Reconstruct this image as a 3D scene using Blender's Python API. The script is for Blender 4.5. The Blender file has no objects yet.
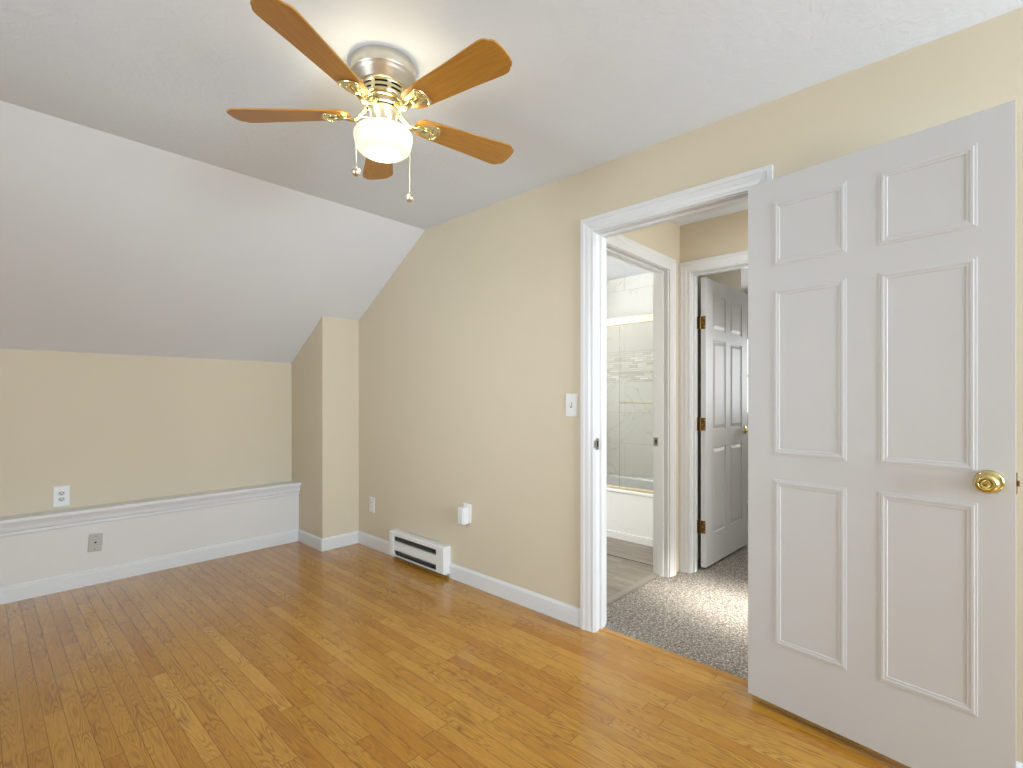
import bpy, math, random
from mathutils import Vector, Matrix
random.seed(7)
SC = bpy.context.scene
COL = SC.collection
PI = math.pi
R = math.radians

# ------------------------------------------------------------------ camera
cd = bpy.data.cameras.new('camera')
cam = bpy.data.objects.new('camera', cd)
COL.objects.link(cam)
cam.location = (0, 0, 1.22)
cam.rotation_euler = (PI / 2, 0, -math.atan2(.7324, .6809))
cd.sensor_width = 36
cd.sensor_fit = 'HORIZONTAL'
cd.lens = 496.5 / 1023 * 36
cd.shift_y = 13 / 1023
cd.clip_start = .02
SC.camera = cam

# ------------------------------------------------------------------ world
w = bpy.data.worlds.new('daylight')
SC.world = w
w.use_nodes = True
bg = w.node_tree.nodes['Background']
bg.inputs[0].default_value = (.86, .93, 1, 1)
bg.inputs[1].default_value = 1.6

# ------------------------------------------------------------------ lights
def area(name, loc, target, sx, sy, power, color=(1, 1, 1), spread=180):
    l = bpy.data.lights.new(name, 'AREA')
    l.shape = 'RECTANGLE'
    l.size, l.size_y, l.energy, l.color = sx, sy, power, color
    l.spread = R(spread)
    o = bpy.data.objects.new(name, l)
    COL.objects.link(o)
    o.location = loc
    d = Vector(target) - Vector(loc)
    o.rotation_euler = d.to_track_quat('-Z', 'Y').to_euler()
    return o

area('window_daylight', (1.25, -2.94, 1.45), (1.35, 3, 1.45), 1.4, 1.2, 124, (.73, .872, 1))
area('side_fill', (-1.74, 1.7, 1.40), (2.18, 2.15, 1.35), 1.1, 1.1, 9.5, (.73, .872, 1), 75)  # added fill lamp, brightens the doorway wall from the side
area('hall_window_daylight', (2.62, -1.70, 1.95), (2.97, .98, 0.0), .26, .26, 2.9, (1, .97, .9), 14)
area('hall_soft_daylight', (2.8, -1.70, 1.5), (2.85, 1.5, 1.5), .7, 1.0, 24, (.88, .95, 1))
area('hall_ceiling_fill', (2.9, .1, 2.395), (2.9, .1, 0), .35, .35, 10, (.95, .97, 1))  # added fill from above the hall, no fixture here
area('bathroom_ceiling_fill', (3.0, 3.2, 2.39), (3.2, 3.2, 0), .7, .7, 8, (.92, .97, 1))  # added lamp to brighten the bathroom, no fixture modelled
area('bathroom_fill', (2.6, 4.12, 1.35), (4.0, 2.4, 1.6), .8, .9, 44, (.90, .96, 1), 130)  # added bathroom fill, there is no window behind it
area('far_room_daylight', (5.93, .55, 1.45), (3.5, 1.1, 1.2), .8, .9, 10, (.92, .97, 1))
area('far_room_end_daylight', (5.93, 1.82, 1.45), (3.5, 1.2, 1.2), .4, .9, 6, (.92, .97, 1))

SC.view_settings.view_transform = 'Standard'
SC.view_settings.look = 'None'
SC.view_settings.gamma = 1
SC.view_settings.use_curve_mapping = False
SC.view_settings.exposure = 0.46

# ------------------------------------------------------------------ node helper
class NT:
    def __init__(s, name):
        s.m = bpy.data.materials.new(name)
        s.m.use_nodes = True
        s.t = s.m.node_tree
        s.b = s.t.nodes['Principled BSDF']
        s.out = s.t.nodes['Material Output']
    def n(s, typ, **kw):
        nd = s.t.nodes.new(typ)
        for k, v in kw.items():
            setattr(nd, k, v)
        return nd
    def l(s, a, b):
        s.t.links.new(a, b)
    def set(s, sock, v):
        if hasattr(v, 'links') or hasattr(v, 'is_linked'):
            s.l(v, sock)
        else:
            sock.default_value = v
    def math(s, op, a, b=None, c=None, clamp=False):
        nd = s.n('ShaderNodeMath', operation=op)
        nd.use_clamp = clamp
        s.set(nd.inputs[0], a)
        if b is not None: s.set(nd.inputs[1], b)
        if c is not None: s.set(nd.inputs[2], c)
        return nd.outputs[0]
    def coords(s, kind='Object'):
        return s.n('ShaderNodeTexCoord').outputs[kind]
    def sep(s, v):
        nd = s.n('ShaderNodeSeparateXYZ'); s.l(v, nd.inputs[0]); return nd.outputs
    def comb(s, x, y, z=0.0):
        nd = s.n('ShaderNodeCombineXYZ')
        for i, q in enumerate((x, y, z)): s.set(nd.inputs[i], q)
        return nd.outputs[0]
    def noise(s, vec, scale, detail=2, rough=.5, dist=0.0):
        nd = s.n('ShaderNodeTexNoise')
        if vec is not None: s.l(vec, nd.inputs['Vector'])
        nd.inputs['Scale'].default_value = scale
        nd.inputs['Detail'].default_value = detail
        nd.inputs['Roughness'].default_value = rough
        nd.inputs['Distortion'].default_value = dist
        return nd.outputs[0]
    def white(s, vec):
        nd = s.n('ShaderNodeTexWhiteNoise', noise_dimensions='3D'); s.l(vec, nd.inputs['Vector']); return nd.outputs
    def ramp(s, fac, stops):
        nd = s.n('ShaderNodeValToRGB')
        e = nd.color_ramp.elements
        while len(e) < len(stops): e.new(.5)
        for i, (p, c) in enumerate(stops):
            e[i].position = p
            e[i].color = (c[0], c[1], c[2], 1)
        s.l(fac, nd.inputs[0])
        return nd.outputs[0]
    def mix(s, fac, a, b, mode='MIX'):
        nd = s.n('ShaderNodeMix', data_type='RGBA', blend_type=mode)
        s.set(nd.inputs[0], fac)
        for i, q in ((6, a), (7, b)):
            if isinstance(q, tuple): nd.inputs[i].default_value = (q[0], q[1], q[2], 1)
            else: s.l(q, nd.inputs[i])
        return nd.outputs[2]
    def bump(s, h, strength, dist=.002):
        nd = s.n('ShaderNodeBump')
        nd.inputs['Strength'].default_value = strength
        nd.inputs['Distance'].default_value = dist
        s.l(h, nd.inputs['Height'])
        s.l(nd.outputs[0], s.b.inputs['Normal'])
    def p(s, **kw):
        for k, v in kw.items():
            s.b.inputs[k.replace('_', ' ')].default_value = v

def lin(r, g, b):
    f = lambda c: (c / 255 / 12.92) if c <= 10 else ((c / 255 + .055) / 1.055) ** 2.4
    return (f(r), f(g), f(b), 1)

def paint(name, col, rough=.5, bscale=260, bstr=.12, spec=.5, coarse=0):
    m = NT(name)
    c = m.coords()
    nz = m.noise(c, bscale, 3, .6)
    col2 = tuple(x * .955 for x in col[:3])
    big = m.noise(c, 3.0, 2)
    m.l(m.mix(big, col[:3], col2), m.b.inputs['Base Color'])
    m.p(Roughness=rough, Specular_IOR_Level=spec)
    if coarse:
        n2 = m.noise(c, coarse, 4, .62, .8)
        r = m.ramp(n2, [(.42, (0, 0, 0)), (.60, (1, 1, 1))])
        h = m.math('MULTIPLY_ADD', nz, .15, r)
        m.bump(h, .17, .003)
    else:
        m.bump(nz, bstr)
    return m.m

def metal(name, col, rough=.25, brushed=0):
    m = NT(name)
    m.p(Base_Color=col, Metallic=1.0, Roughness=rough)
    nz = m.noise(m.coords(), 90, 2)
    m.l(m.math('MULTIPLY_ADD', nz, .12, rough - .05), m.b.inputs['Roughness'])
    return m.m

def plain(name, col, rough=.5, spec=.5):
    m = NT(name)
    nz = m.noise(m.coords(), 40, 2)
    m.l(m.mix(nz, col[:3], tuple(x * .96 for x in col[:3])), m.b.inputs['Base Color'])
    m.p(Roughness=rough, Specular_IOR_Level=spec)
    return m.m

def oak_floor():
    m = NT('oak_strip_floor')
    x, y, z = m.sep(m.coords())
    W = .057
    xs = m.math('DIVIDE', x, W)
    row = m.math('FLOOR', xs)
    fx = m.math('FRACT', xs)
    r1 = m.white(m.comb(row, 3.1, 0))[0]
    r2 = m.white(m.comb(row, 9.7, 4.0))[0]
    L = m.math('MULTIPLY_ADD', r2, .55, .50)
    ys = m.math('DIVIDE', m.math('MULTIPLY_ADD', r1, 7.0, m.math('ADD', y, 20)), L)
    idx = m.math('FLOOR', ys)
    fy = m.math('FRACT', ys)
    wn = m.white(m.comb(row, idx, 1.0))
    tone, rc = wn[0], wn[1]
    # grain: cathedral figure from stretched, distorted rings
    seed = m.math('MULTIPLY', tone, 37.0)
    gv = m.comb(m.math('ADD', m.math('MULTIPLY', x, 1.0), seed), m.math('MULTIPLY', y, .10), seed)
    warp = m.noise(gv, 18, 1.6, .5)
    rings = m.math('FRACT', m.math('MULTIPLY', warp, 20.0))
    tri = m.math('ABSOLUTE', m.math('MULTIPLY_ADD', rings, 2.0, -1.0))
    ringdark = m.math('POWER', tri, 2.2)
    fv = m.comb(m.math('MULTIPLY', x, 1.0), m.math('MULTIPLY', y, .03), seed)
    fib = m.noise(fv, 420, 2, .6)
    base = m.ramp(tone, [(0, lin(182, 123, 32)), (.25, lin(190, 133, 40)), (.92, lin(201, 148, 54)), (1, lin(212, 159, 66))])
    fig = m.ramp(m.noise(m.comb(m.math('ADD', x, seed), m.math('MULTIPLY', y, .35), seed), 9, 2), [(.40, (0, 0, 0)), (.62, (1, 1, 1))])
    c = m.mix(m.math('MULTIPLY', ringdark, m.math('MULTIPLY_ADD', fig, .62, .24)), base, lin(126, 76, 22)[:3])
    fr = m.ramp(fib, [(.35, (0, 0, 0)), (.65, (1, 1, 1))])
    c = m.mix(m.math('MULTIPLY', fr, .34), c, lin(132, 80, 22)[:3])
    big = m.noise(m.comb(x, y, 0), 1.1, 2)
    c = m.mix(m.math('MULTIPLY', big, .12), c, lin(160, 100, 34)[:3])
    ex = m.math('MINIMUM', fx, m.math('SUBTRACT', 1.0, fx))
    gx = m.math('LESS_THAN', ex, .016)
    ey = m.math('MULTIPLY', m.math('MINIMUM', fy, m.math('SUBTRACT', 1.0, fy)), L)
    gy = m.math('LESS_THAN', ey, .0012)
    gap = m.math('MAXIMUM', gx, gy)
    c = m.mix(m.math('MULTIPLY', gap, .75), c, lin(70, 38, 12)[:3])
    m.l(c, m.b.inputs['Base Color'])
    m.p(Roughness=.3, Specular_IOR_Level=.35, Coat_Weight=.5, Coat_Roughness=.08)
    rn = m.noise(m.comb(x, y, 0), 5, 3)
    m.l(m.math('MULTIPLY_ADD', rn, .10, .17), m.b.inputs['Roughness'])
    h = m.math('ADD', m.math('MULTIPLY', gap, -1.0), m.math('MULTIPLY', m.noise(m.comb(x, y, 0), 6, 1), .8))
    m.bump(h, .10, .0012)
    return m.m

def oak_plain(name='oak_trim_wood', a=(196, 146, 78), b=(172, 120, 56), axis='y', rough=.3):
    m = NT(name)
    x, y, z = m.sep(m.coords())
    if axis == 'y': v = m.comb(x, m.math('MULTIPLY', y, .05), z)
    else: v = m.comb(m.math('MULTIPLY', x, .07), y, z)
    n = m.noise(v, 120, 3, .6, .3)
    n2 = m.noise(v, 22, 2, .5, .5)
    c = m.mix(n, lin(*a)[:3], lin(*b)[:3])
    t = m.math('ABSOLUTE', m.math('MULTIPLY_ADD', m.math('FRACT', m.math('MULTIPLY', n2, 7.0)), 2.0, -1.0))
    c = m.mix(m.math('MULTIPLY', m.math('POWER', t, 3.0), .22), c, lin(int(b[0] * .75), int(b[1] * .72), int(b[2] * .7))[:3])
    m.l(c, m.b.inputs['Base Color'])
    m.p(Roughness=rough)
    return m.m

def carpet():
    m = NT('heather_carpet')
    c = m.coords()
    n = m.noise(c, 95, 2, .7)
    n1 = m.noise(c, 260, 2, .8)
    n2 = m.noise(c, 3.5, 2)
    f = m.math('ADD', m.math('MULTIPLY', n, .55), m.math('MULTIPLY', n1, .45))
    col = m.ramp(f, [(.40, lin(54, 45, 37)), (.47, lin(116, 104, 90)), (.53, lin(162, 151, 136)), (.60, lin(230, 223, 210))])
    col = m.mix(m.math('MULTIPLY', n2, .25), col, lin(150, 134, 116)[:3])
    m.l(col, m.b.inputs['Base Color'])
    m.p(Roughness=.95, Specular_IOR_Level=.1, Sheen_Weight=.3)
    m.bump(f, 1.0, .02)
    return m.m

def bath_plank():
    m = NT('grey_plank_floor')
    x, y, z = m.sep(m.coords())
    xs = m.math('DIVIDE', x, .15)
    row = m.math('FLOOR', xs); fx = m.math('FRACT', xs)
    r = m.white(m.comb(row, 2.2, 0))[0]
    ys = m.math('DIVIDE', m.math('ADD', y, m.math('MULTIPLY', r, 3.0)), .9)
    idx = m.math('FLOOR', ys); fy = m.math('FRACT', ys)
    t = m.white(m.comb(row, idx, 0))[0]
    g = m.noise(m.comb(m.math('ADD', x, m.math('MULTIPLY', t, 9.0)), m.math('MULTIPLY', y, .12), t), 28, 4, .6, .4)
    col = m.ramp(g, [(.3, lin(98, 88, 78)), (.5, lin(128, 118, 106)), (.7, lin(152, 143, 130))])
    col = m.mix(m.math('MULTIPLY', t, .25), col, lin(140, 128, 112)[:3])
    gap = m.math('MAXIMUM', m.math('LESS_THAN', fx, .012), m.math('LESS_THAN', fy, .003))
    col = m.mix(m.math('MULTIPLY', gap, .5), col, lin(80, 74, 66)[:3])
    m.l(col, m.b.inputs['Base Color'])
    m.p(Roughness=.4)
    return m.m

def marble_wall():
    # big marble tiles laid along y with a band of thin glass strips between z 1.37 and 1.67
    m = NT('marble_tile')
    x, y, z = m.sep(m.coords())
    def tiles(H, W, z0, off, gw):
        zs = m.math('DIVIDE', m.math('SUBTRACT', z, z0), H)
        row = m.math('FLOOR', zs); fz = m.math('FRACT', zs)
        par = m.math('MULTIPLY', m.math('FLOORED_MODULO', row, 2.0), .5) if off is None else m.white(m.comb(row, 5.0, 1.0))[0]
        ys = m.math('ADD', m.math('DIVIDE', m.math('SUBTRACT', y, 2.544), W), par)
        col = m.math('FLOOR', ys); fy = m.math('FRACT', ys)
        ez = m.math('MULTIPLY', m.math('MINIMUM', fz, m.math('SUBTRACT', 1.0, fz)), H)
        ey = m.math('MULTIPLY', m.math('MINIMUM', fy, m.math('SUBTRACT', 1.0, fy)), W)
        g = m.math('LESS_THAN', m.math('MINIMUM', ez, ey), gw)
        return g, m.white(m.comb(row, col, 0.0))[0]
    g1, t1 = tiles(.305, .61, .455, None, .0016)
    v = m.comb(m.math('ADD', m.math('MULTIPLY', t1, 11.0), m.math('MULTIPLY', y, .8)), m.math('ADD', z, m.math('MULTIPLY', y, .5)), t1)
    n = m.noise(v, 2.2, 5, .6, 1.1)
    vein = m.math('POWER', m.math('SUBTRACT', 1.0, m.math('MULTIPLY', m.math('ABSOLUTE', m.math('SUBTRACT', n, .56)), 2.0)), 70.0)
    cloud = m.noise(v, 1.6, 3)
    base = m.mix(cloud, lin(232, 231, 225)[:3], lin(220, 219, 213)[:3])
    base = m.mix(m.math('MULTIPLY', vein, .32), base, lin(140, 140, 138)[:3])
    base = m.mix(m.math('MULTIPLY', g1, .45), base, lin(150, 150, 146)[:3])
    g2, t2 = tiles(.02, .09, 1.37, 1, .0014)
    band = m.ramp(t2, [(0, lin(206, 203, 192)), (.5, lin(226, 223, 214)), (.85, lin(238, 236, 230)), (1, lin(255, 255, 253))])
    band = m.mix(m.math('MULTIPLY', g2, .6), band, lin(168, 164, 152)[:3])
    inb = m.math('MULTIPLY', m.math('GREATER_THAN', z, 1.37), m.math('LESS_THAN', z, 1.67))
    m.l(m.mix(inb, base, band), m.b.inputs['Base Color'])
    m.p(Roughness=.3)
    return m.m

M = {}
M['wall'] = paint('beige_wall_paint', lin(214, 201, 177), .6, 300, .12)
M['ceil'] = paint('white_ceiling_paint', lin(229, 236, 245), .85, 180, .1, .2, coarse=22)
M['slope'] = paint('white_slope_paint', lin(227, 228, 231), .75, 220, .15, .3)
M['trim'] = paint('white_trim_paint', lin(224, 224, 224), .32, 60, .0)
M['panel'] = paint('white_panel_paint', lin(222, 219, 215), .4, 300, .12)
M['door'] = paint('white_door_paint', lin(214, 214, 215), .5, 180, .09)
M['fardoor'] = paint('glossy_white_door_paint', lin(214, 214, 215), .42, 120, .05)
M['oak'] = oak_floor()
M['oaktrim'] = oak_plain()
M['blade'] = oak_plain('blade_wood', (198, 146, 62), (166, 112, 38), 'x', .35)
M['carpet'] = carpet()
M['bathfloor'] = bath_plank()
M['marble'] = marble_wall()
M['brass'] = metal('polished_brass', lin(236, 224, 176), .22)
M['knobbrass'] = metal('knob_brass', lin(208, 192, 132), .16)
M['oldbrass'] = metal('aged_brass', lin(128, 98, 52), .35)
M['nickel'] = metal('brushed_nickel', lin(214, 208, 196), .38)
M['champ'] = metal('champagne_metal', lin(232, 218, 188), .45)
M['steel'] = metal('strike_steel', lin(170, 168, 164), .3)
M['plastic'] = plain('white_plastic', lin(232, 232, 230), .35)
M['greyplate'] = plain('grey_metal_plate', lin(188, 182, 177), .4)
M['receptacle'] = plain('receptacle_plastic', lin(206, 205, 202), .4)
M['dark'] = plain('dark_recess', lin(28, 27, 26), .7)
M['slot'] = plain('dark_slot', lin(60, 58, 56), .6)
M['fin'] = metal('heater_fin_metal', lin(170, 168, 164), .5)
M['enamel'] = plain('white_enamel', lin(232, 231, 228), .3)
M['tub'] = plain('white_acrylic', lin(238, 238, 236), .18)
M['strip'] = plain('taupe_threshold_vinyl', lin(140, 132, 120), .45)
M['mirrorball'] = metal('chain_ball_metal', lin(236, 226, 204), .32)

g = NT('clear_glass')
g.p(Base_Color=(.985, .995, .98, 1), Roughness=.0, IOR=1.45, Transmission_Weight=1.0)
M['glass'] = g.m
gl = NT('opal_glass_lit')
gl.p(Base_Color=(.6, .55, .46, 1), Roughness=.25)
gz = gl.sep(gl.coords())
rad = gl.math('SQRT', gl.math('ADD', gl.math('MULTIPLY', gz[0], gz[0]), gl.math('MULTIPLY', gz[1], gz[1])))
hot_r = gl.n('ShaderNodeMapRange', interpolation_type='SMOOTHSTEP')
gl.l(rad, hot_r.inputs[0])
for q_, v_ in ((1, .068), (2, .010), (3, 0.0), (4, 1.0)): hot_r.inputs[q_].default_value = v_
lo_n = gl.n('ShaderNodeMapRange', interpolation_type='SMOOTHSTEP')
gl.l(gz[2], lo_n.inputs[0])
for q_, v_ in ((1, -.308), (2, -.325), (3, 0.0), (4, 1.0)): lo_n.inputs[q_].default_value = v_
low = lo_n.outputs[0]
top = gl.math('GREATER_THAN', gz[2], -.2375)
hot = gl.math('ADD', gl.math('MULTIPLY', hot_r.outputs[0], low), gl.math('MULTIPLY', top, .14), clamp=True)
gl.l(gl.mix(hot, (1.0, .86, .57), (1.0, .93, .80)), gl.b.inputs['Emission Color'])
gl.l(gl.math('MULTIPLY_ADD', hot, 105.0, .62), gl.b.inputs['Emission Strength'])
M['opal'] = gl.m
bb = NT('lit_bulb_glass')
bb.p(Base_Color=(1, 1, 1, 1)); bb.b.inputs['Emission Color'].default_value = (1, .93, .8, 1); bb.b.inputs['Emission Strength'].default_value = 22
M['bulb'] = bb.m

# ------------------------------------------------------------------ mesh helper
class MB:
    def __init__(s): s.v = []; s.f = []; s.sm = []
    def add(s, vs, fs, smooth=False, T=None):
        b = len(s.v)
        for p in vs:
            p = Vector(p)
            s.v.append(T @ p if T else p)
        for f in fs:
            s.f.append(tuple(b + i for i in f)); s.sm.append(smooth)
    def box(s, x0, x1, y0, y1, z0, z1, T=None):
        vs = [(x, y, z) for x in (x0, x1) for y in (y0, y1) for z in (z0, z1)]
        s.add(vs, [(0, 1, 3, 2), (4, 6, 7, 5), (0, 4, 5, 1), (2, 3, 7, 6), (0, 2, 6, 4), (1, 5, 7, 3)], T=T)
    def prism(s, pts, h0, h1, axis='z', T=None):
        # polygon pts in the plane normal to axis, extruded from h0 to h1
        n = len(pts)
        def P(p, h):
            if axis == 'z': return (p[0], p[1], h)
            if axis == 'x': return (h, p[0], p[1])
            return (p[0], h, p[1])
        vs = [P(p, h0) for p in pts] + [P(p, h1) for p in pts]
        fs = [tuple(range(n - 1, -1, -1)), tuple(range(n, 2 * n))]
        fs += [(i, (i + 1) % n, n + (i + 1) % n, n + i) for i in range(n)]
        s.add(vs, fs, T=T)
    def lathe(s, prof, seg=48, T=None, smooth=True):
        vs = []; fs = []
        n = len(prof)
        for k in range(seg):
            a = 2 * PI * k / seg
            for r, z in prof: vs.append((r * math.cos(a), r * math.sin(a), z))
        for k in range(seg):
            k2 = (k + 1) % seg
            for i in range(n - 1):
                fs.append((k * n + i, k2 * n + i, k2 * n + i + 1, k * n + i + 1))
        s.add(vs, fs, smooth, T)
    def cyl(s, r, z0, z1, seg=24, T=None):
        s.lathe([(1e-5, z0), (r, z0), (r, z1), (1e-5, z1)], seg, T, False)
    def tube(s, pts, r, seg=10, flat=1.0, T=None):
        pts = [Vector(p) for p in pts]
        rs = r if isinstance(r, (list, tuple)) else [r] * len(pts)
        vs = []; fs = []
        for i, p in enumerate(pts):
            d = (pts[min(i + 1, len(pts) - 1)] - pts[max(i - 1, 0)]).normalized()
            up = Vector((0, 0, 1)) if abs(d.z) < .95 else Vector((1, 0, 0))
            sd = d.cross(up).normalized(); u2 = sd.cross(d).normalized()
            for k in range(seg):
                a = 2 * PI * k / seg
                vs.append(p + sd * math.cos(a) * rs[i] + u2 * math.sin(a) * rs[i] * flat)
        for i in range(len(pts) - 1):
            for k in range(seg):
                k2 = (k + 1) % seg
                fs.append((i * seg + k, i * seg + k2, (i + 1) * seg + k2, (i + 1) * seg + k))
        fs.append(tuple(range(seg - 1, -1, -1)))
        fs.append(tuple((len(pts) - 1) * seg + k for k in range(seg)))
        s.add(vs, fs, True, T)
    def strip(s, rows, closed=True, caps=True):
        # rows: list of equal-length closed cross-sections
        n = len(rows[0]); vs = [p for r in rows for p in r]; fs = []
        for i in range(len(rows) - 1):
            for k in range(n):
                k2 = (k + 1) % n
                fs.append((i * n + k, i * n + k2, (i + 1) * n + k2, (i + 1) * n + k))
        if caps:
            fs.append(tuple(range(n - 1, -1, -1)))
            fs.append(tuple((len(rows) - 1) * n + k for k in range(n)))
        s.add(vs, fs)
    def build(s, name, mat, parent=None, bevel=0, loc=None, autos=False):
        me = bpy.data.meshes.new(name)
        me.from_pydata([tuple(v) for v in s.v], [], s.f)
        me.update()
        for p, q in zip(me.polygons, s.sm): p.use_smooth = q
        import bmesh
        b = bmesh.new(); b.from_mesh(me)
        bmesh.ops.recalc_face_normals(b, faces=b.faces)
        b.to_mesh(me); b.free()
        me.materials.append(mat)
        o = bpy.data.objects.new(name, me)
        COL.objects.link(o)
        if loc: o.location = loc
        if parent: o.parent = parent
        if bevel:
            md = o.modifiers.new('bevel', 'BEVEL'); md.width = bevel; md.segments = 2; md.limit_method = 'ANGLE'; md.angle_limit = R(40)
        return o

def tag(o, label=None, cat=None, group=None, kind=None):
    if label: o['label'] = label
    if cat: o['category'] = cat
    if group: o['group'] = group
    if kind: o['kind'] = kind
    return o
def struct(o, label, cat): return tag(o, label, cat, kind='structure')
def empty(name, loc, rz=0):
    o = bpy.data.objects.new(name, None); COL.objects.link(o)
    o.location = loc; o.rotation_euler = (0, 0, rz); o.empty_display_size = .05
    return o

# ------------------------------------------------------------------ key dimensions
XR, XR2 = 2.18, 2.285          # wall with the doorway
ZC = 2.415                     # ceiling height
YS, YK, ZK = 2.87, 4.346, 1.516  # slope start, low wall, height where slope meets it
XL, YB = -1.8, -3.0            # walls behind the camera
OY0, OY1, OZ = .668, 1.433, 2.070   # main doorway
YH, YH2 = 1.50, 1.605          # bathroom wall in the hall
XF, XF2 = 3.34, 3.445          # hall's far wall
XCH, YCH = 1.862, 3.778        # boxed chase corner
def zs(y): return ZC - (y - YS) * (ZC - ZK) / (YK - YS)

# ------------------------------------------------------------------ floors
b = MB(); b.box(XL, XR + .045, YB, YK, -.04, 0)
struct(b.build('floor', M['oak']), 'glossy golden oak strip floor of the empty bedroom', 'floor')
b = MB(); b.box(XR + .062, 3.30, -1.8, YH + .052, -.04, .008); b.box(3.30, 6.0, -1.8, 2.6, -.04, .008)
o = struct(b.build('floor_hall', M['carpet']), 'heathered grey brown carpet beyond the doorway', 'carpet')
b = MB(); b.box(XR2, 3.30, YH + .06, 4.3, -.04, .008); b.box(3.30, 4.42, 2.6, 4.3, -.04, .008); b.box(3.30, 4.42, YH2, 2.6, -.04, .012)
struct(b.build('floor_bathroom', M['bathfloor']), 'grey wood-look plank floor in front of the bathtub', 'floor')
b = MB(); b.prism([(XR + .03, 0), (XR + .037, .006), (XR + .062, .010), (XR + .062, -.01), (XR + .03, -.01)], OY0 - .02, OY1 + .02, 'y')
struct(b.build('trim_1', M['oaktrim']), 'oak threshold strip between wood floor and carpet', 'threshold')
b = MB(); b.prism([(YH + .055, .0), (YH + .058, .012), (YH + .064, .016), (YH + .10, .016), (YH + .105, .013), (YH + .108, .0)], 2.36, 3.17, 'x')
struct(b.build('trim_2', M['strip']), 'taupe threshold strip between carpet and bathroom floor', 'threshold')

# ------------------------------------------------------------------ walls
# doorway wall, gable shaped under the slope, with the door opening
b = MB()
b.prism([(YB, 0), (OY0 - .02, 0), (OY0 - .02, OZ + .02), (OY1 + .02, OZ + .02), (OY1 + .02, 0), (YK + .1, 0), (YK + .1, zs(YK + .1)), (YS, ZC), (YB, ZC)], XR, XR2, 'x')
struct(b.build('wall_right', M['wall']), 'long beige wall with the open doorway and slanted upper left edge', 'wall')
b = MB(); b.prism([(YK, 0), (YK + .1, 0), (YK + .1, zs(YK + .1)), (YK, ZK)], XL, XCH, 'x')
struct(b.build('wall_left', M['wall']), 'low beige wall under the sloped ceiling', 'wall')
b = MB(); b.prism([(YCH, 0), (YK, 0), (YK, zs(YK)), (YCH, zs(YCH))], XCH, XR, 'x')
struct(b.build('wall_chase', M['wall']), 'boxed-out beige corner column under the slope', 'wall')
# back walls behind the camera with window openings
b = MB()
b.box(XL, .1, YB - .1, YB, 0, ZC); b.box(1.9, XR, YB - .1, YB, 0, ZC); b.box(.1, 1.9, YB - .1, YB, 0, .8); b.box(.1, 1.9, YB - .1, YB, 2.1, ZC)
struct(b.build('wall_back', M['wall']), 'beige wall behind the camera with a window', 'wall')
b = MB()
b.box(XL - .1, XL, YB, 1.0, 0, ZC); b.box(XL - .1, XL, 2.4, YS, 0, ZC); b.prism([(YS, 0), (YK, 0), (YK, ZK), (YS, ZC)], XL - .1, XL, 'x')
b.box(XL - .1, XL, 1.0, 2.4, 0, .75); b.box(XL - .1, XL, 1.0, 2.4, 1.95, ZC)
struct(b.build('wall_side', M['wall']), 'beige wall opposite the doorway with an added window opening', 'wall')

def window(name, plane, a0, a1, z0, z1, pos, thick, label, rail=True):
    # plane 'y': window in a wall at y=pos ; 'x': at x=pos
    b = MB()
    def bx(p0, p1, q0, q1, d0, d1):
        if plane == 'y': b.box(p0, p1, pos + d0, pos + d1, q0, q1)
        else: b.box(pos + d0, pos + d1, p0, p1, q0, q1)
    f = .045
    bx(a0, a0 + f, z0, z1, 0, thick); bx(a1 - f, a1, z0, z1, 0, thick)
    bx(a0 + f, a1 - f, z0, z0 + f, 0, thick); bx(a0 + f, a1 - f, z1 - f, z1, 0, thick)
    if rail:
        zm = (z0 + z1) / 2
        bx(a0 + f, a1 - f, zm - .02, zm + .02, thick * .3, thick * .7)
    fr = b.build(name, M['trim'])
    struct(fr, label, 'window')
    b = MB()
    bx(a0 + f, a1 - f, z0 + f, z1 - f, thick * .48, thick * .52)
    b.build('pane', M['glass'], fr)
    return fr
window('window_1', 'y', .1, 1.9, .8, 2.1, YB - .09, .06, 'bedroom window in the wall behind the camera')
window('window_added', 'x', 1.0, 2.4, .75, 1.95, XL - .09, .06, 'added unseen bedroom window opposite the doorway')  # window added for more even light, goes with the side fill

# ------------------------------------------------------------------ ceilings
b = MB(); b.box(XL, XR, YB, YS, ZC, ZC + .08)
struct(b.build('ceiling', M['ceil']), 'flat white textured bedroom ceiling', 'ceiling')
b = MB()
k = (YK + .1)
b.prism([(YS, ZC), (k, zs(k)), (k, zs(k) + .1), (YS, ZC + .1)], XL, XR, 'x')
struct(b.build('ceiling_slope', M['slope']), 'smooth white sloped ceiling on the left', 'ceiling')
b = MB(); b.box(XR2, XF, -1.8, YH, ZC, ZC + .08)
struct(b.build('ceiling_hall', M['ceil']), 'white hallway ceiling seen through the doorway', 'ceiling')
b = MB(); b.box(XR2, 4.42, YH2, 4.3, ZC, ZC + .08)
struct(b.build('ceiling_bathroom', M['slope']), 'white bathroom ceiling above the tiles', 'ceiling')
b = MB(); b.box(XF2, 6.0, -1.8, YH, ZC, ZC + .08); b.box(4.6, 6.0, YH, 2.6, ZC, ZC + .08)
struct(b.build('ceiling_far_room', M['slope']), 'white ceiling of the room past the hallway', 'ceiling')

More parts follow.
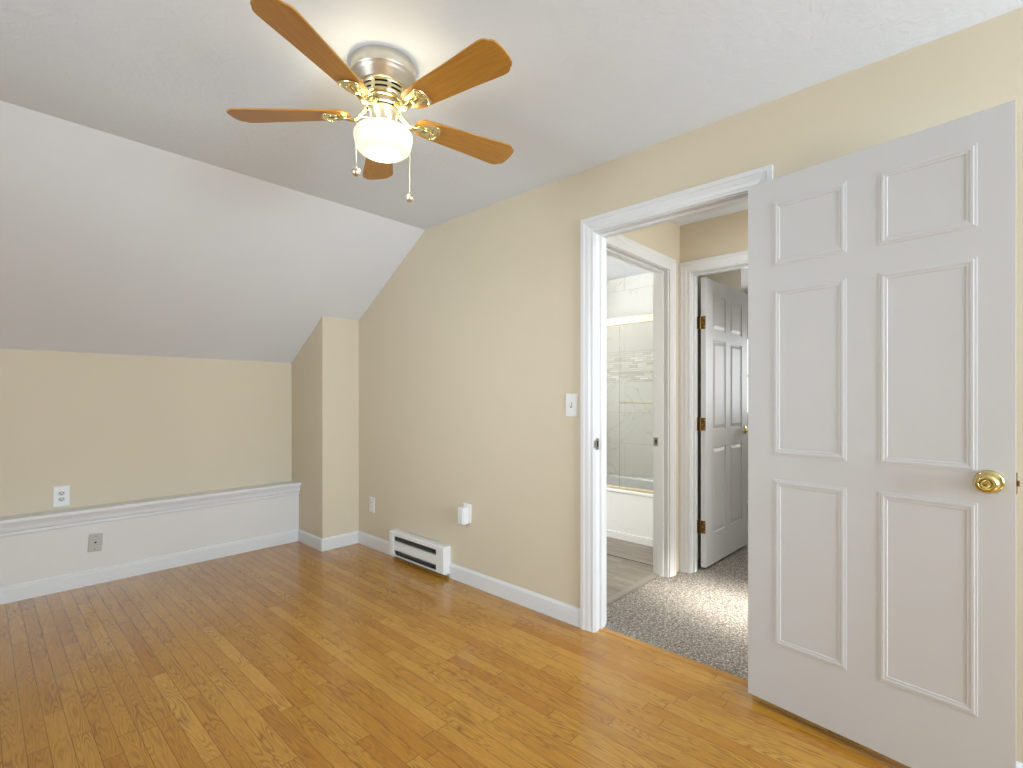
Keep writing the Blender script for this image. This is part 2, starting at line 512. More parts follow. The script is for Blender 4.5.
# ------------------------------------------------------------------ hall walls
BX0, BX1 = 2.375, 3.155        # bathroom opening
b = MB()
b.prism([(XR2, 0), (BX0 - .02, 0), (BX0 - .02, OZ + .02), (BX1 + .02, OZ + .02), (BX1 + .02, 0), (XF, 0), (XF, ZC), (XR2, ZC)], YH, YH2, 'y')
struct(b.build('wall_hall', M['wall']), 'beige hallway wall around the bathroom doorway', 'wall')
FY0, FY1 = .640, 1.418
b = MB()
b.prism([(-1.8, 0), (FY0 - .02, 0), (FY0 - .02, OZ + .02), (FY1 + .02, OZ + .02), (FY1 + .02, 0), (YH2, 0), (YH2, ZC), (-1.8, ZC)], XF, XF2, 'x')
struct(b.build('wall_far', M['wall']), 'beige hallway end wall around the far doorway', 'wall')
b = MB(); b.box(XR2, 2.46, -1.9, -1.8, 0, ZC); b.box(3.1, XF2, -1.9, -1.8, 0, ZC); b.box(2.46, 3.1, -1.9, -1.8, 0, 1.0); b.box(2.46, 3.1, -1.9, -1.8, 2.1, ZC)
struct(b.build('wall_hall_end', M['wall']), 'beige wall at the unseen end of the hallway', 'wall')
window('window_3', 'y', 2.46, 3.1, 1.0, 2.1, -1.89, .06, 'hallway window out of sight to the right')
# far room
b = MB(); b.box(XF2, 4.6, YH + .004, YH + .1, 0, ZC); b.box(4.5, 4.6, YH + .1, 2.6, 0, ZC)
struct(b.build('wall_far_room_left', M['wall']), 'beige wall behind the open far door', 'wall')
b = MB()
b.box(6.0, 6.1, -1.8, .15, 0, ZC); b.box(6.0, 6.1, .95, 1.6, 0, ZC); b.box(6.0, 6.1, 2.02, 2.7, 0, ZC)
for y0, y1 in ((.15, .95), (1.6, 2.02)):
    b.box(6.0, 6.1, y0, y1, 0, 1.0); b.box(6.0, 6.1, y0, y1, 1.93, ZC)
b.box(4.6, 6.0, 2.6, 2.7, 0, ZC); b.box(XF2, 6.1, -1.9, -1.8, 0, ZC)
struct(b.build('wall_far_room_end', M['wall']), 'beige window wall of the room past the hallway', 'wall')
window('window_4', 'x', .15, .95, 1.0, 1.93, 6.03, .06, 'window of the far room reflected in the far door')
window('window_5', 'x', 1.6, 2.02, 1.0, 1.93, 6.03, .06, 'sliver of bright window beside the far door')
# bathroom shell
b = MB(); b.box(4.40, 4.42, 1.72, 3.26, 0, ZC)
struct(b.build('wall_bathroom', M['marble']), 'marble tile wall above the bathtub with a mosaic band', 'wall')
b = MB(); b.box(3.60, 4.42, 3.26, 3.36, 0, ZC); b.box(3.64, 4.42, YH2, 1.72, 0, ZC)
struct(b.build('wall_bathroom_sides', M['marble']), 'marble tile end walls of the tub alcove', 'wall')
b = MB(); b.box(XR2, 4.42, 4.2, 4.3, 0, ZC); b.box(4.42, 4.5, YH2, 4.3, 0, ZC)
struct(b.build('wall_bathroom_end', M['slope']), 'white bathroom wall out of sight', 'wall')

# ------------------------------------------------------------------ casings and jambs
CP = [(0, 0), (0, .010), (.010, .012), (.016, .010), (.030, .014), (.052, .016), (.056, .019), (.075, .019), (.075, 0)]
def casing(b, plane, pos, sgn, a0, a1, zt, z0=0, prof=CP):
    rows = []
    for (sa, zz) in ((0, 'b'), (0, 't'), (1, 't'), (1, 'b')):
        row = []
        for o_, d in prof:
            a = (a0 - o_) if sa == 0 else (a1 + o_)
            z = z0 if zz == 'b' else zt + o_
            row.append((pos + sgn * d, a, z) if plane == 'x' else (a, pos + sgn * d, z))
        rows.append(row)
    b.strip(rows)
def jamb(b, plane, a0, a1, zt, d0, d1, stop0, stop1, z0=0):
    def bx(p0, p1, q0, q1, e0, e1):
        if plane == 'x': b.box(e0, e1, p0, p1, q0, q1)
        else: b.box(p0, p1, e0, e1, q0, q1)
    t = .019
    bx(a0 - t, a0, z0, zt, d0, d1); bx(a1, a1 + t, z0, zt, d0, d1); bx(a0 - t, a1 + t, zt, zt + t, d0, d1)
    s = .012
    bx(a0, a0 + s, z0, zt - s, stop0, stop1); bx(a1 - s, a1, z0, zt - s, stop0, stop1); bx(a0, a1, zt - s, zt, stop0, stop1)

b = MB(); casing(b, 'x', XR, -1, OY0 - .005, OY1 + .005, OZ + .005); casing(b, 'x', XR2, 1, OY0 - .005, OY1 + .005, OZ + .005, .008)
jamb(b, 'x', OY0, OY1, OZ, XR, XR2, XR + .04, XR + .075)
tr = struct(b.build('trim_3', M['trim']), 'white moulded casing around the open bedroom doorway', 'door frame')
b = MB(); b.box(XR + .004, XR + .032, OY1 - .0015, OY1 + .001, .945, 1.005); b.box(XR - .006, XR + .004, OY1 - .0015, OY1 + .002, .955, .995)
sp = b.build('strike_plate', M['steel'], tr, .0005)
b = MB(); b.box(XR + .012, XR + .024, OY1 - .0022, OY1 + .001, .958, .992); b.build('latch_hole', M['dark'], sp)

b = MB(); casing(b, 'y', YH, -1, BX0 - .005, BX1 + .005 + .006, OZ + .005, .008)
jamb(b, 'y', BX0, BX1, OZ, YH, YH2 + .002, YH + .03, YH + .065, .0)
tr = struct(b.build('trim_4', M['trim']), 'white moulded casing around the bathroom doorway', 'door frame')
b = MB(); b.box(BX1 - .0015, BX1 + .001, YH2 - .034, YH2 - .002, .885, .945)
sp = b.build('strike_plate', M['steel'], tr, .0005)
b = MB(); b.box(BX1 - .0022, BX1 + .001, YH2 - .026, YH2 - .014, .902, .930); b.build('latch_hole', M['dark'], sp)

b = MB(); casing(b, 'x', XF, -1, FY0 - .005, FY1 + .005, OZ + .005, .008)
jamb(b, 'x', FY0, FY1, OZ, XF, XF2, XF + .03, XF + .065, .008)
tr5 = struct(b.build('trim_5', M['trim']), 'white moulded casing around the far doorway', 'door frame')

# ------------------------------------------------------------------ baseboards
BP = [(0, 0), (.013, 0), (.013, .082), (.011, .088), (.006, .094), (.004, .098), (0, .098)]
def base_run(name, pts, label, z0=0, nrm=1, prof=BP, mat='trim'):
    # pts: floor polyline on the wall face ; nrm=+1 offsets to the left of travel
    P = [Vector((p[0], p[1])) for p in pts]
    rows = []
    for i, p in enumerate(P):
        d0 = (P[i] - P[i - 1]).normalized() if i else None
        d1 = (P[i + 1] - P[i]).normalized() if i < len(P) - 1 else None
        n0 = Vector((-d0.y, d0.x)) * nrm if d0 else None
        n1 = Vector((-d1.y, d1.x)) * nrm if d1 else None
        if n0 is None: m_ = n1
        elif n1 is None: m_ = n0
        else:
            m_ = (n0 + n1); m_ = m_ / m_.dot(n0)
        rows.append([(p.x + m_.x * o_, p.y + m_.y * o_, z0 + z) for o_, z in prof])
    b = MB(); b.strip(rows)
    return struct(b.build(name, M[mat]), label, 'baseboard')
base_run('baseboard_chase', [(XCH, 4.1995), (XCH, YCH), (XR, YCH), (XR, 3.226)], 'white baseboard wrapping the boxed corner up to the heater', nrm=-1)
base_run('baseboard_right', [(XR, 2.588), (XR, OY1 + .081)], 'white baseboard between the heater and the doorway', nrm=-1)
base_run('baseboard_behind_door', [(XR, OY0 - .081), (XR, YB)], 'white baseboard on the wall behind the open door', nrm=-1)
base_run('baseboard_back', [(XR - .014, YB), (XL, YB)], 'white baseboard on the wall behind the camera', nrm=-1)
base_run('baseboard_hall', [(XR2, YH), (BX0 - .081, YH)], 'white baseboard of the hallway beside the bathroom casing', z0=.008, nrm=-1)
base_run('baseboard_far_room', [(6.0, 2.6), (6.0, -1.8)], 'white baseboard of the room past the hallway', z0=.008, nrm=-1)

# low white panelled bump-out with a moulded cap
kneetop = .475
b = MB(); b.box(XL, XCH, 4.20, YK, 0, kneetop)
struct(b.build('wall_low_panel', M['panel']), 'low white panel wall standing along the left side', 'wall panel')
KB = [(0, 0), (.014, 0), (.014, .078), (.011, .084), (.011, .090), (.004, .100), (0, .100)]
base_run('baseboard_left', [(XL, 4.20), (XCH - .0135, 4.20)], 'white baseboard along the foot of the low white panel', nrm=-1, prof=KB)
# cap profile (y, z)
cp = [(4.20, .396), (4.192, .396), (4.188, .399), (4.188, .417), (4.193, .419), (4.193, .424), (4.181, .424), (4.179, .430), (4.177, .448), (4.171, .464), (4.169, .474), (4.158, .474), (4.156, .478), (4.156, .494), (4.160, .498), (YK, .489), (YK, kneetop), (4.20, kneetop)]
b = MB(); b.prism(cp, XL, XCH - .0005, 'x')
struct(b.build('trim_6', M['trim']), 'white stepped cap moulding on top of the low panel', 'moulding')

# ------------------------------------------------------------------ doors
def panel_frame(b, s0, s1, z0, z1, xf, sgn, wd=.024, hgt=.0045, recess=0.0):
    # moulded rectangular frame on a face at local x=xf; local s runs along -y
    prof = [(0, 0), (.0004, .0020), (.006, .0022), (.008, .0032), (.015, .0032), (.0165, .0022), (.024, .0020), (.0255, 0)]
    cs = [(s0, z0, 1, 1), (s1, z0, -1, 1), (s1, z1, -1, -1), (s0, z1, 1, -1)]
    vs = []; n = len(prof)
    for (s, z, ds, dz) in cs:
        for o_, d in prof: vs.append((xf + sgn * d, -(s + ds * o_), z + dz * o_))
    fs = []
    for i in range(4):
        j = (i + 1) % 4
        for k in range(n - 1): fs.append((i * n + k, j * n + k, j * n + k + 1, i * n + k + 1))
        # back
        fs.append((i * n, i * n + n - 1, j * n + n - 1, j * n))
    b.add(vs, fs)

def knob_profile(k=1.0):
    return [(r_ * k, z_) for r_, z_ in [(1e-5, .0), (.030, .0), (.0335, .002), (.0335, .005), (.029, .009), (.018, .012), (.012, .016), (.0115, .026), (.015, .033), (.024, .040), (.0285, .046), (.0295, .051), (.0285, .056), (.0235, .063), (.0175, .0665), (.0155, .0665), (.0145, .064), (.013, .0585), (.0105, .0565), (.0065, .0565), (.0055, .0585), (.003, .0605), (1e-5, .061)]]

# main door: hinge edge at (2.111,.6635), free edge at (2.006,-.089); face toward the camera
W, TH = .760, .035
ang = math.atan2(2.111 - 2.006, .6635 + .089)
d1 = empty('door_1', (2.111, .6635, 0), -ang)
struct(d1, 'large white six-panel door swung wide open on the right', 'door')
b = MB(); b.prism([(0, 0), (TH, 0), (TH, -W + .004), (0, -W)], .031, 2.065)
b.build('slab', M['door'], d1, .0006)
PAN = [(.096, .343, 1.725, 1.973), (.436, .679, 1.725, 1.973), (.096, .343, .996, 1.636), (.436, .679, .996, 1.636), (.100, .343, .265, .903), (.436, .680, .272, .905)]
for (s0, s1, z0, z1) in PAN:
    b = MB(); panel_frame(b, s0, s1, z0, z1, .0002, -1)
    b.build('panel_moulding', M['door'], d1)
T = Matrix.Translation((0.0, -.705, .973)) @ Matrix.Rotation(-PI / 2, 4, 'Y')
b = MB(); b.lathe(knob_profile(), 48, T)
tag(b.build('knob', M['knobbrass'], d1), 'polished brass knob with dished face')
T = Matrix.Translation((TH, -.705, .973)) @ Matrix.Rotation(PI / 2, 4, 'Y')
b = MB(); b.lathe(knob_profile(), 32, T)
tag(b.build('knob', M['brass'], d1), 'polished brass knob on the wall side')
b = MB(); b.box(.005, .030, -W - .0005, -W + .003, .943, 1.003); b.box(.013, .022, -W - .006, -W + .002, .965, .981)
b.build('latch', M['oldbrass'], d1, .001)
for z in (.25, 1.05, 1.85):
    b = MB(); b.cyl(.006, z - .044, z + .044, 12, Matrix.Translation((TH + .002, .003, 0)))
    b.build('hinge', M['oldbrass'], d1)

# far door: opens ninety degrees into the far room
d2 = empty('door_2', (XF2 + .010, 1.3635, 0), R(-91.8) + PI)
# local frame: slab runs along local -y ; face toward the camera at local x=TH side
struct(d2, 'white six-panel door standing open across the hallway', 'door')
W2 = .790
# raised-and-fielded slab: stiles, rails and recessed fields
b = MB()
b.box(.006, TH - .006, -W2, 0, .030, 2.055)
PS = [(.120, .350), (.440, .670)]
PZ = [(.25, .86), (.985, 1.625), (1.70, 1.945)]
def frame_face(x0, x1):
    ys = [0, .120, .350, .440, .670, W2]
    for k in (0, 2, 4): b.box(x0, x1, -ys[k + 1], -ys[k], .030, 2.055)
    zz = [.030, .25, .86, .985, 1.625, 1.70, 1.945, 2.055]
    for s0, s1 in PS:
        for k in (0, 2, 4, 6): b.box(x0, x1, -s1, -s0, zz[k], zz[k + 1])
frame_face(0, .006); frame_face(TH - .006, TH)
b.build('slab', M['fardoor'], d2)
for s0, s1 in PS:
    for z0, z1 in PZ:
        for xf, sg in ((0.006, -1), (TH - .006, 1)):
            b = MB()
            # raised field with sloping edge
            o0, o1, hh = .012, .034, .0055
            vs = [(xf, -(s0 + o0), z0 + o0), (xf, -(s1 - o0), z0 + o0), (xf, -(s1 - o0), z1 - o0), (xf, -(s0 + o0), z1 - o0),
                  (xf + sg * hh, -(s0 + o1), z0 + o1), (xf + sg * hh, -(s1 - o1), z0 + o1), (xf + sg * hh, -(s1 - o1), z1 - o1), (xf + sg * hh, -(s0 + o1), z1 - o1)]
            b.add(vs, [(0, 1, 5, 4), (1, 2, 6, 5), (2, 3, 7, 6), (3, 0, 4, 7), (4, 5, 6, 7), (3, 2, 1, 0)])
            b.build('panel', M['fardoor'], d2)
for xf, a in ((TH, PI / 2), (0, -PI / 2)):
    b = MB(); b.lathe(knob_profile(), 32, Matrix.Translation((xf, -(W2 - .06), .955)) @ Matrix.Rotation(a, 4, 'Y'))
    tag(b.build('knob', M['brass'], d2), 'polished brass knob')
for z in (.31, 1.03, 1.74):
    b = MB()
    b.box(.002, TH, -.0005, .0025, z - .044, z + .044)
    b.cyl(.0065, z - .046, z + .046, 14, Matrix.Translation((TH + .004, .004, 0)))
    b.box(TH + .018, TH + .0195, .008, .042, z - .044, z + .044)
    b.box(TH + .004, TH + .019, .003, .010, z - .044, z + .044)
    hg = tag(b.build('hinge', M['oldbrass'], d2), 'aged brass hinge')
    for dz, yy in ((-.028, .010), (0, .022), (.028, .010)):
        b = MB(); b.cyl(.0032, 0, .0010, 10, Matrix.Translation((yy, .0025, z + dz)) @ Matrix.Rotation(-PI / 2, 4, 'X'))
        b.build('screw', M['brass'], hg)

# ------------------------------------------------------------------ wall plates
def plate_frame(T, w_, h_, mat, parent, t=.005):
    b = MB()
    a, c = w_ / 2, h_ / 2; i = .006
    vs = [(-a, 0, -c), (a, 0, -c), (a, 0, c), (-a, 0, c), (-a, -t * .4, -c), (a, -t * .4, -c), (a, -t * .4, c), (-a, -t * .4, c), (-a + i, -t, -c + i), (a - i, -t, -c + i), (a - i, -t, c - i), (-a + i, -t, c - i)]
    fs = [(0, 3, 2, 1), (8, 9, 10, 11)]
    for k in range(4):
        j = (k + 1) % 4
        fs += [(k, j, 4 + j, 4 + k), (4 + k, 4 + j, 8 + j, 8 + k)]
    b.add(vs, fs)
    return b.build('cover_plate', mat, parent)

def outlet(name, loc, rz, label, w_=.072, h_=.116):
    r = empty(name, loc, rz); tag(r, label, 'outlet')
    plate_frame(None, w_, h_, M['plastic'], r)
    b = MB(); b.box(-.0235, .0235, -.0058, -.004, -.0415, .0415); b.build('insert', M['plastic'], r, .0006)
    for zc in (.0195, -.0195):
        b = MB(); pts = []
        for k in range(24):
            a = 2 * PI * k / 24
            pts.append((max(-.0165, min(.0165, .0175 * math.cos(a))), zc + max(-.0135, min(.0135, .0175 * math.sin(a)))))
        b.prism(pts, -.0075, -.0055, 'y')
        rc = b.build('receptacle', M['receptacle'], r)
        b = MB(); b.box(-.0098, -.0060, -.0082, -.0074, zc - .002, zc + .009); b.build('slot', M['slot'], rc)
        b = MB(); b.box(.0060, .0098, -.0082, -.0074, zc - .001, zc + .008); b.build('slot', M['slot'], rc)
        b = MB(); b.cyl(.0038, 0, .0008, 10, Matrix.Translation((0, -.0074, zc - .0075)) @ Matrix.Rotation(PI / 2, 4, 'X')); b.build('ground_hole', M['slot'], rc)
    return r
outlet('electrical_outlet', (.372, YK, .574), 0, 'white duplex outlet on the beige wall just above the low panel', .083, .134)
# wall facing -x : rotate local -y to world -x
RX = -PI / 2
o2 = empty('electrical_outlet', (XR, 3.570, .347), RX)
tag(o2, 'white rectangular outlet on the beige wall left of the heater', 'outlet')
plate_frame(None, .078, .122, M['plastic'], o2)
b = MB(); b.box(-.017, .017, -.0065, -.004, -.034, .034); b.build('insert', M['plastic'], o2, .0008)
for zc in (.019, -.019):
    for xs_ in (-.0065, .0065):
        b = MB(); b.box(xs_ - .001, xs_ + .001, -.0072, -.0064, zc - .004, zc + .004); b.build('slot', M['slot'], o2)

cw = empty('cable_wall_plate', (.524, 4.20, .270), 0)
cw.rotation_euler = (0, R(4), 0)
tag(cw, 'grey cable plate with a dark centre jack on the low white panel', 'wall plate')
plate_frame(None, .072, .116, M['greyplate'], cw, .004)
b = MB(); b.cyl(.0055, 0, .010, 12, Matrix.Translation((0, -.0035, .002)) @ Matrix.Rotation(PI / 2, 4, 'X'))
tag(b.build('jack', M['dark'], cw), 'dark centre jack')
for zc in (.042, -.042):
    b = MB(); b.cyl(.003, 0, .0015, 10, Matrix.Translation((0, -.0035, zc)) @ Matrix.Rotation(PI / 2, 4, 'X'))
    b.build('screw', M['slot'], cw)

ls = empty('light_switch', (XR, 1.584, 1.176), RX)
tag(ls, 'white toggle light switch left of the doorway casing', 'light switch')
plate_frame(None, .078, .126, M['plastic'], ls, .006)
b = MB(); b.box(-.0055, .0055, -.0066, -.0055, -.0125, .0125); b.build('toggle_slot', M['slot'], ls)
b = MB(); b.prism([(-.006, -.009), (-.006, .007), (-.017, .0125), (-.018, .008)], -.0035, .0035, 'x'); b.build('toggle', M['plastic'], ls)
for zc in (.03, -.03):
    b = MB(); b.cyl(.0028, 0, .001, 10, Matrix.Translation((0, -.0058, zc)) @ Matrix.Rotation(PI / 2, 4, 'X')); b.build('screw', M['plastic'], ls)

# outlet with a plug-in device
oe = empty('electrical_outlet', (XR, 2.420, .462), RX)
tag(oe, 'white outlet plate behind the plug-in device right of the heater', 'outlet')
plate_frame(None, .074, .122, M['plastic'], oe)
pd = empty('plug_in_device', (XR - .0055, 2.428, .455), RX)
tag(pd, 'white ribbed plug-in device on the wall right of the heater', 'plug-in device')
b = MB(); b.box(-.026, .028, -.046, 0, -.060, .050); b.build('body', M['plastic'], pd, .004)
b = MB()
for xx in (-.018, -.006, .006, .018): b.box(xx - .0035, xx + .0035, -.051, -.045, -.054, .044)
b.build('ribs', M['plastic'], pd, .002)
b = MB(); b.box(-.020, .020, -.042, -.006, -.066, -.060); b.build('base_vent', M['greyplate'], pd)

# ------------------------------------------------------------------ baseboard heater
# local: x along wall (world -y), -y out of the wall
ht = empty('baseboard_heater', (XR, 2.907, 0), RX)
tag(ht, 'short white electric baseboard heater on the wall by the corner', 'heater')
HL, HD, HZ0, HZ1 = .318, .062, .028, .214
b = MB()
b.box(-HL, HL, -.004, 0, HZ0, HZ1)                       # back
b.prism([(0, HZ1), (-.052, HZ1), (-HD, HZ1 - .007), (-HD, HZ1 - .030), (-HD + .003, HZ1 - .030), (-HD + .003, HZ1 - .009), (-.050, HZ1 - .004), (0, HZ1 - .004)], -HL, HL, 'x')
b.prism([(0, HZ0), (-.050, HZ0), (-HD - .004, HZ0 + .010), (-HD - .004, HZ0 + .018), (-.050, HZ0 + .006), (0, HZ0 + .004)], -HL, HL, 'x')
b.build('body', M['enamel'], ht)
for sx, nm in ((-1, 'end_cap'), (1, 'end_cap')):
    b = MB()
    x0, x1 = (-HL - .001, -HL + .052) if sx < 0 else (HL - .078, HL + .001)
    b.prism([(0, HZ0 + .001), (-.052, HZ0 + .001), (-HD - .002, HZ0 + .010), (-HD - .002, HZ1 - .006), (-.053, HZ1 + .001), (0, HZ1 + .001)], x0, x1, 'x')
    b.build(nm, M['enamel'], ht, .0015)
b = MB(); b.box(-HL + .052, HL - .078, -HD + .0005, -HD + .0035, .085, .146); b.box(-HL + .052, HL - .078, -HD, -.040, .143, .146)
b.prism([(-HD, .085), (-HD + .004, .085), (-.045, .070), (-.048, .069)], -HL + .052, HL - .078, 'x')
b.build('front_panel', M['enamel'], ht)
b = MB(); b.box(-HL + .05, HL - .07, -.040, -.004, HZ0 + .012, HZ1 - .008); b.build('cavity', M['dark'], ht)
b = MB()
x = -HL + .055
while x < HL - .08:
    b.box(x, x + .0008, -.052, -.040, .052, .172); x += .009
fo = b.build('fins', M['fin'], ht)

# ------------------------------------------------------------------ ceiling fan
FX, FY = .999, 1.560
fan = empty('ceiling_fan', (FX, FY, ZC))
tag(fan, 'five-blade flush-mount ceiling fan with honey wood blades and a lit opal bowl', 'ceiling fan')
b = MB()
b.lathe([(1e-5, 0), (.108, 0), (.112, -.002), (.113, -.006), (.113, -.014), (.114, -.017), (.114, -.0455), (.1135, -.047), (.112, -.0485), (.105, -.058), (.1045, -.059), (.1040, -.0595), (.090, -.083), (.084, -.089), (1e-5, -.089)], 72)
b.build('motor_housing', M['nickel'], fan)
b = MB()
for prof in ([(.070, -.088), (.084, -.089), (.0835, -.094), (.082, -.097)], [(.0815, -.104), (.080, -.113)], [(.0795, -.120), (.078, -.130), (.073, -.137), (.066, -.140), (.050, -.140)]):
    b.lathe(prof, 72)
NW = 9
for k in range(NW):   # webs between the slots
    b.box(.0765, .0815, -.007, .007, -.122, -.095, Matrix.Rotation(k * 2 * PI / NW + .20, 4, 'Z'))
b.build('vent_ring', M['brass'], fan)
b = MB(); b.lathe([(.072, -.089), (.070, -.138)], 48); b.build('vent_core', M['dark'], fan)
b = MB(); b.lathe([(.052, -.140), (.063, -.141), (.063, -.154), (.060, -.157), (.050, -.157)], 64); b.build('flywheel', M['nickel'], fan)
b = MB(); b.lathe([(.0505, -.155), (.0505, -.164)], 48); b.build('gap_ring', M['dark'], fan)
b = MB(); b.lathe([(1e-5, -.162), (.053, -.162), (.053, -.166), (.047, -.169), (.046, -.226), (.050, -.232), (1e-5, -.233)], 64)
b.build('switch_housing', M['nickel'], fan)
b = MB()
b.lathe([(.048, -.226), (.066, -.2285), (.085, -.233), (.097, -.240), (.1035, -.250), (.104, -.262), (.101, -.276), (.0985, -.284), (.098, -.290), (.093, -.302), (.082, -.312), (.068, -.318), (.062, -.320), (.050, -.3225), (.025, -.3245), (1e-5, -.325)], 72)
b.build('lamp_shade', M['opal'], fan)
half = [(.122, 0), (.124, .020), (.133, .036), (.152, .045), (.20, .049), (.29, .054), (.39, .060), (.470, .0665), (.500, .0685), (.516, .0675), (.526, .062), (.533, .055), (.541, .051), (.548, .043), (.552, .026), (.5535, .008)]
outl = half + [(x, -y) for x, y in reversed(half[1:])]
ZB = -.178
bladeproto = None
for k in range(5):
    a = 3.563 + k * 2 * PI / 5
    T = Matrix.Rotation(a, 4, 'Z') @ Matrix.Translation((0, 0, ZB)) @ Matrix.Rotation(-R(11), 4, 'X')
    if bladeproto is None:
        b = MB(); b.prism(outl, 0, .006)
        bl = b.build('blade', M['blade'], fan, .0015); bladeproto = bl
        # bracket: shell plate under the blade root + curved arm to the hub
        b = MB()
        arc = [(.196 + .020 * math.sin(q / 12 * PI), -.036 * math.cos(q / 12 * PI)) for q in range(13)]
        b.prism([(.128, -.011), (.146, -.026)] + arc + [(.146, .026), (.128, .011)], -.006, -.0005)
        b.tube([(x_ + .001, y_, -.006) for x_, y_ in arc], .0048, 8)
        b.tube([(.140, 0, -.008), (.165, 0, -.011), (.198, 0, -.007)], [.006, .010, .004], 10, .5)
        b.tube([(.056, 0, .026), (.068, 0, .017), (.082, 0, .003), (.096, 0, -.009), (.112, 0, -.015), (.130, 0, -.011), (.160, 0, -.007)], [.017, .014, .012, .011, .012, .012, .009], 14, .6)
        br = b.build('bracket', M['brass'], bl); protobr = br
        protosc = []
        for yy in (-.020, .020):
            b = MB(); b.cyl(.0042, -.009, -.006, 12, Matrix.Translation((.188, yy, 0)))
            protosc.append(b.build('screw', M['steel'], bl))
    else:
        bl = bladeproto.copy(); COL.objects.link(bl); bl.parent = fan
        br = protobr.copy(); COL.objects.link(br); br.parent = bl
        for ps in protosc:
            sc_ = ps.copy(); COL.objects.link(sc_); sc_.parent = bl
    bl.matrix_local = T
# pull chains, one on the side toward the room, one behind the shade
def cr(rt, fw): return (rt * .6808 + fw * .7324, -rt * .7324 + fw * .6809)
for rt, fw, zb, lab in ((-.0745, -.078, 1.997 - ZC, 'pull chain hanging in front of the shade'), (.0790, .078, 1.969 - ZC, 'longer pull chain behind the shade')):
    ex, ey = cr(rt, fw); q = .046 / math.hypot(rt, fw); ix, iy = ex * q, ey * q
    b = MB()
    pts = [(ix, iy, -.200), (ix * 1.2, iy * 1.2, -.206), (ex * .92, ey * .92, -.222), (ex * 1.0, ey * 1.0, -.232), (ex, ey, zb + .012)]
    b.tube(pts, .0013, 6)
    z = -.236
    while z > zb + .018:
        b.lathe([(1e-5, .0022), (.0022, 0), (1e-5, -.0022)], 6, Matrix.Translation((ex, ey, z))); z -= .006
    pc = b.build('pull_chain', M['mirrorball'], fan); pc['label'] = lab
    b = MB(); prof = [(max(1e-5, .0155 * math.cos(t)), .0155 * math.sin(t)) for t in [(-PI / 2) + q * PI / 10 for q in range(11)]]
    b.lathe(prof, 24, Matrix.Translation((ex, ey, zb)))
    b.build('ball', M['mirrorball'], pc)

# ------------------------------------------------------------------ bathroom things
TX0, TX1, TY0, TY1, TZ = 3.70, 4.398, 1.724, 3.256, .435
tub = empty('bathtub', (TX0, (TY0 + TY1) / 2, .012))
tag(tub, 'white bathtub with a flat apron below the glass shower doors', 'bathtub')
o_y = (TY0 + TY1) / 2
b = MB()
def rr(x0, x1, y0, y1, r, z, n=6):
    out = []
    for cx_, cy_, a0 in ((x1 - r, y1 - r, 0), (x0 + r, y1 - r, 90), (x0 + r, y0 + r, 180), (x1 - r, y0 + r, 270)):
        for q in range(n + 1):
            a = R(a0 + 90 * q / n); out.append((cx_ + r * math.cos(a) - TX0, cy_ + r * math.sin(a) - o_y, z - .012))
    return out
rows = [rr(TX0 + .012, TX1, TY0, TY1, .004, .075), rr(TX0 + .012, TX1, TY0, TY1, .004, TZ - .03), rr(TX0, TX1, TY0, TY1, .006, TZ - .022), rr(TX0, TX1, TY0, TY1, .006, TZ - .004), rr(TX0 + .004, TX1 - .002, TY0 + .002, TY1 - .002, .006, TZ),
        rr(TX0 + .075, TX1 - .05, TY0 + .07, TY1 - .08, .12, TZ), rr(TX0 + .085, TX1 - .06, TY0 + .085, TY1 - .10, .12, TZ - .015), rr(TX0 + .12, TX1 - .09, TY0 + .13, TY1 - .22, .12, .12), rr(TX0 + .17, TX1 - .14, TY0 + .19, TY1 - .30, .08, .09)]
b.strip(rows, caps=True)
b.build('basin', M['tub'], tub)
b = MB(); b.box(.0, .014, TY0 - o_y, TY1 - o_y, 0, .062); b.build('apron_foot', M['tub'], tub, .003)
b = MB(); b.cyl(.025, 0, .004, 16, Matrix.Translation((.35, -.45, .080))); b.build('drain', M['champ'], tub)

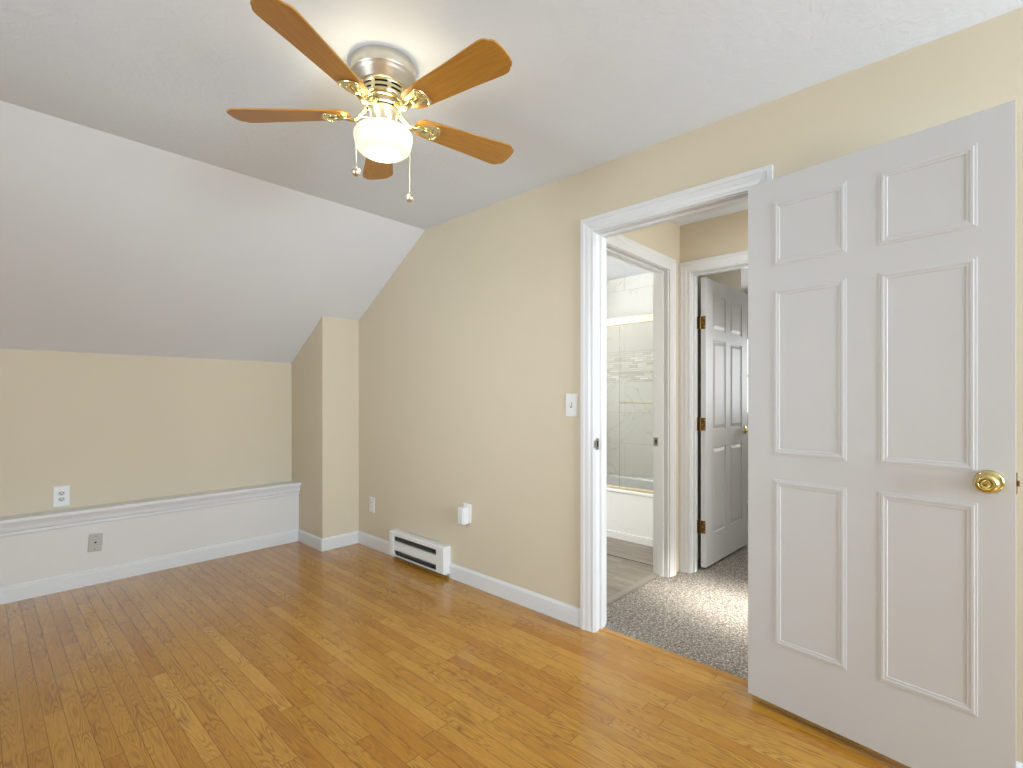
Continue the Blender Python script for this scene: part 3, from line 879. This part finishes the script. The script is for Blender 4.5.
sd = empty('shower_door', (TX0 + .03, o_y, TZ))
tag(sd, 'clear sliding glass shower doors in a champagne frame on the tub rim', 'shower door')
y0, y1 = TY0 - o_y, TY1 - o_y
b = MB(); b.box(-.022, .022, y0, y1, 1.835 - TZ, 1.893 - TZ); b.build('top_rail', M['champ'], sd, .003)
b = MB(); b.box(-.022, .022, y0, y1, 0.0005, .022); b.build('bottom_track', M['champ'], sd, .002)
b = MB(); b.box(-.02, .02, y0, y0 + .025, .022, 1.835 - TZ); b.box(-.02, .02, y1 - .025, y1, .022, 1.835 - TZ); b.build('side_jambs', M['champ'], sd)
b = MB(); b.box(-.012, -.009, 2.206 - o_y, y1 - .03, .024, 1.83 - TZ); gp = b.build('glass_panel', M['glass'], sd)
b = MB(); b.tube([(-.045, 2.30 - o_y, 1.172 - TZ), (-.045, 3.10 - o_y, 1.172 - TZ)], .007, 10)
for yy in (2.33, 3.07): b.tube([(-.013, yy - o_y, 1.172 - TZ), (-.045, yy - o_y, 1.172 - TZ)], .005, 8)
b.build('towel_bar', M['champ'], gp)
b = MB(); b.box(.008, .011, y0 + .03, 2.212 - o_y, .024, 1.83 - TZ); gp = b.build('glass_panel', M['glass'], sd)
b = MB(); b.tube([(.035, 1.80 - o_y, 1.172 - TZ), (.035, 2.22 - o_y, 1.172 - TZ)], .007, 10)
for yy in (1.83, 2.19): b.tube([(.012, yy - o_y, 1.172 - TZ), (.035, yy - o_y, 1.172 - TZ)], .005, 8)
b.build('towel_bar', M['champ'], gp)

vl = empty('vanity_light', (XR2, 3.22, 2.12), PI / 2)
tag(vl, 'three-globe vanity light mirrored in the shower glass', 'light fixture')
b = MB(); b.box(-.30, .30, -.03, 0, -.04, .04); b.build('back_plate', M['champ'], vl, .004)
for xx in (-.22, 0, .22):
    b = MB(); b.tube([(xx, -.03, 0), (xx, -.09, 0)], .012, 10); b.build('arm', M['champ'], vl)
    b = MB(); b.lathe([(max(1e-5, .05 * math.cos(t)), .05 * math.sin(t)) for t in [(-PI / 2) + q * PI / 12 for q in range(13)]], 24, Matrix.Translation((xx, -.14, 0))); b.build('globe', M['bulb'], vl)
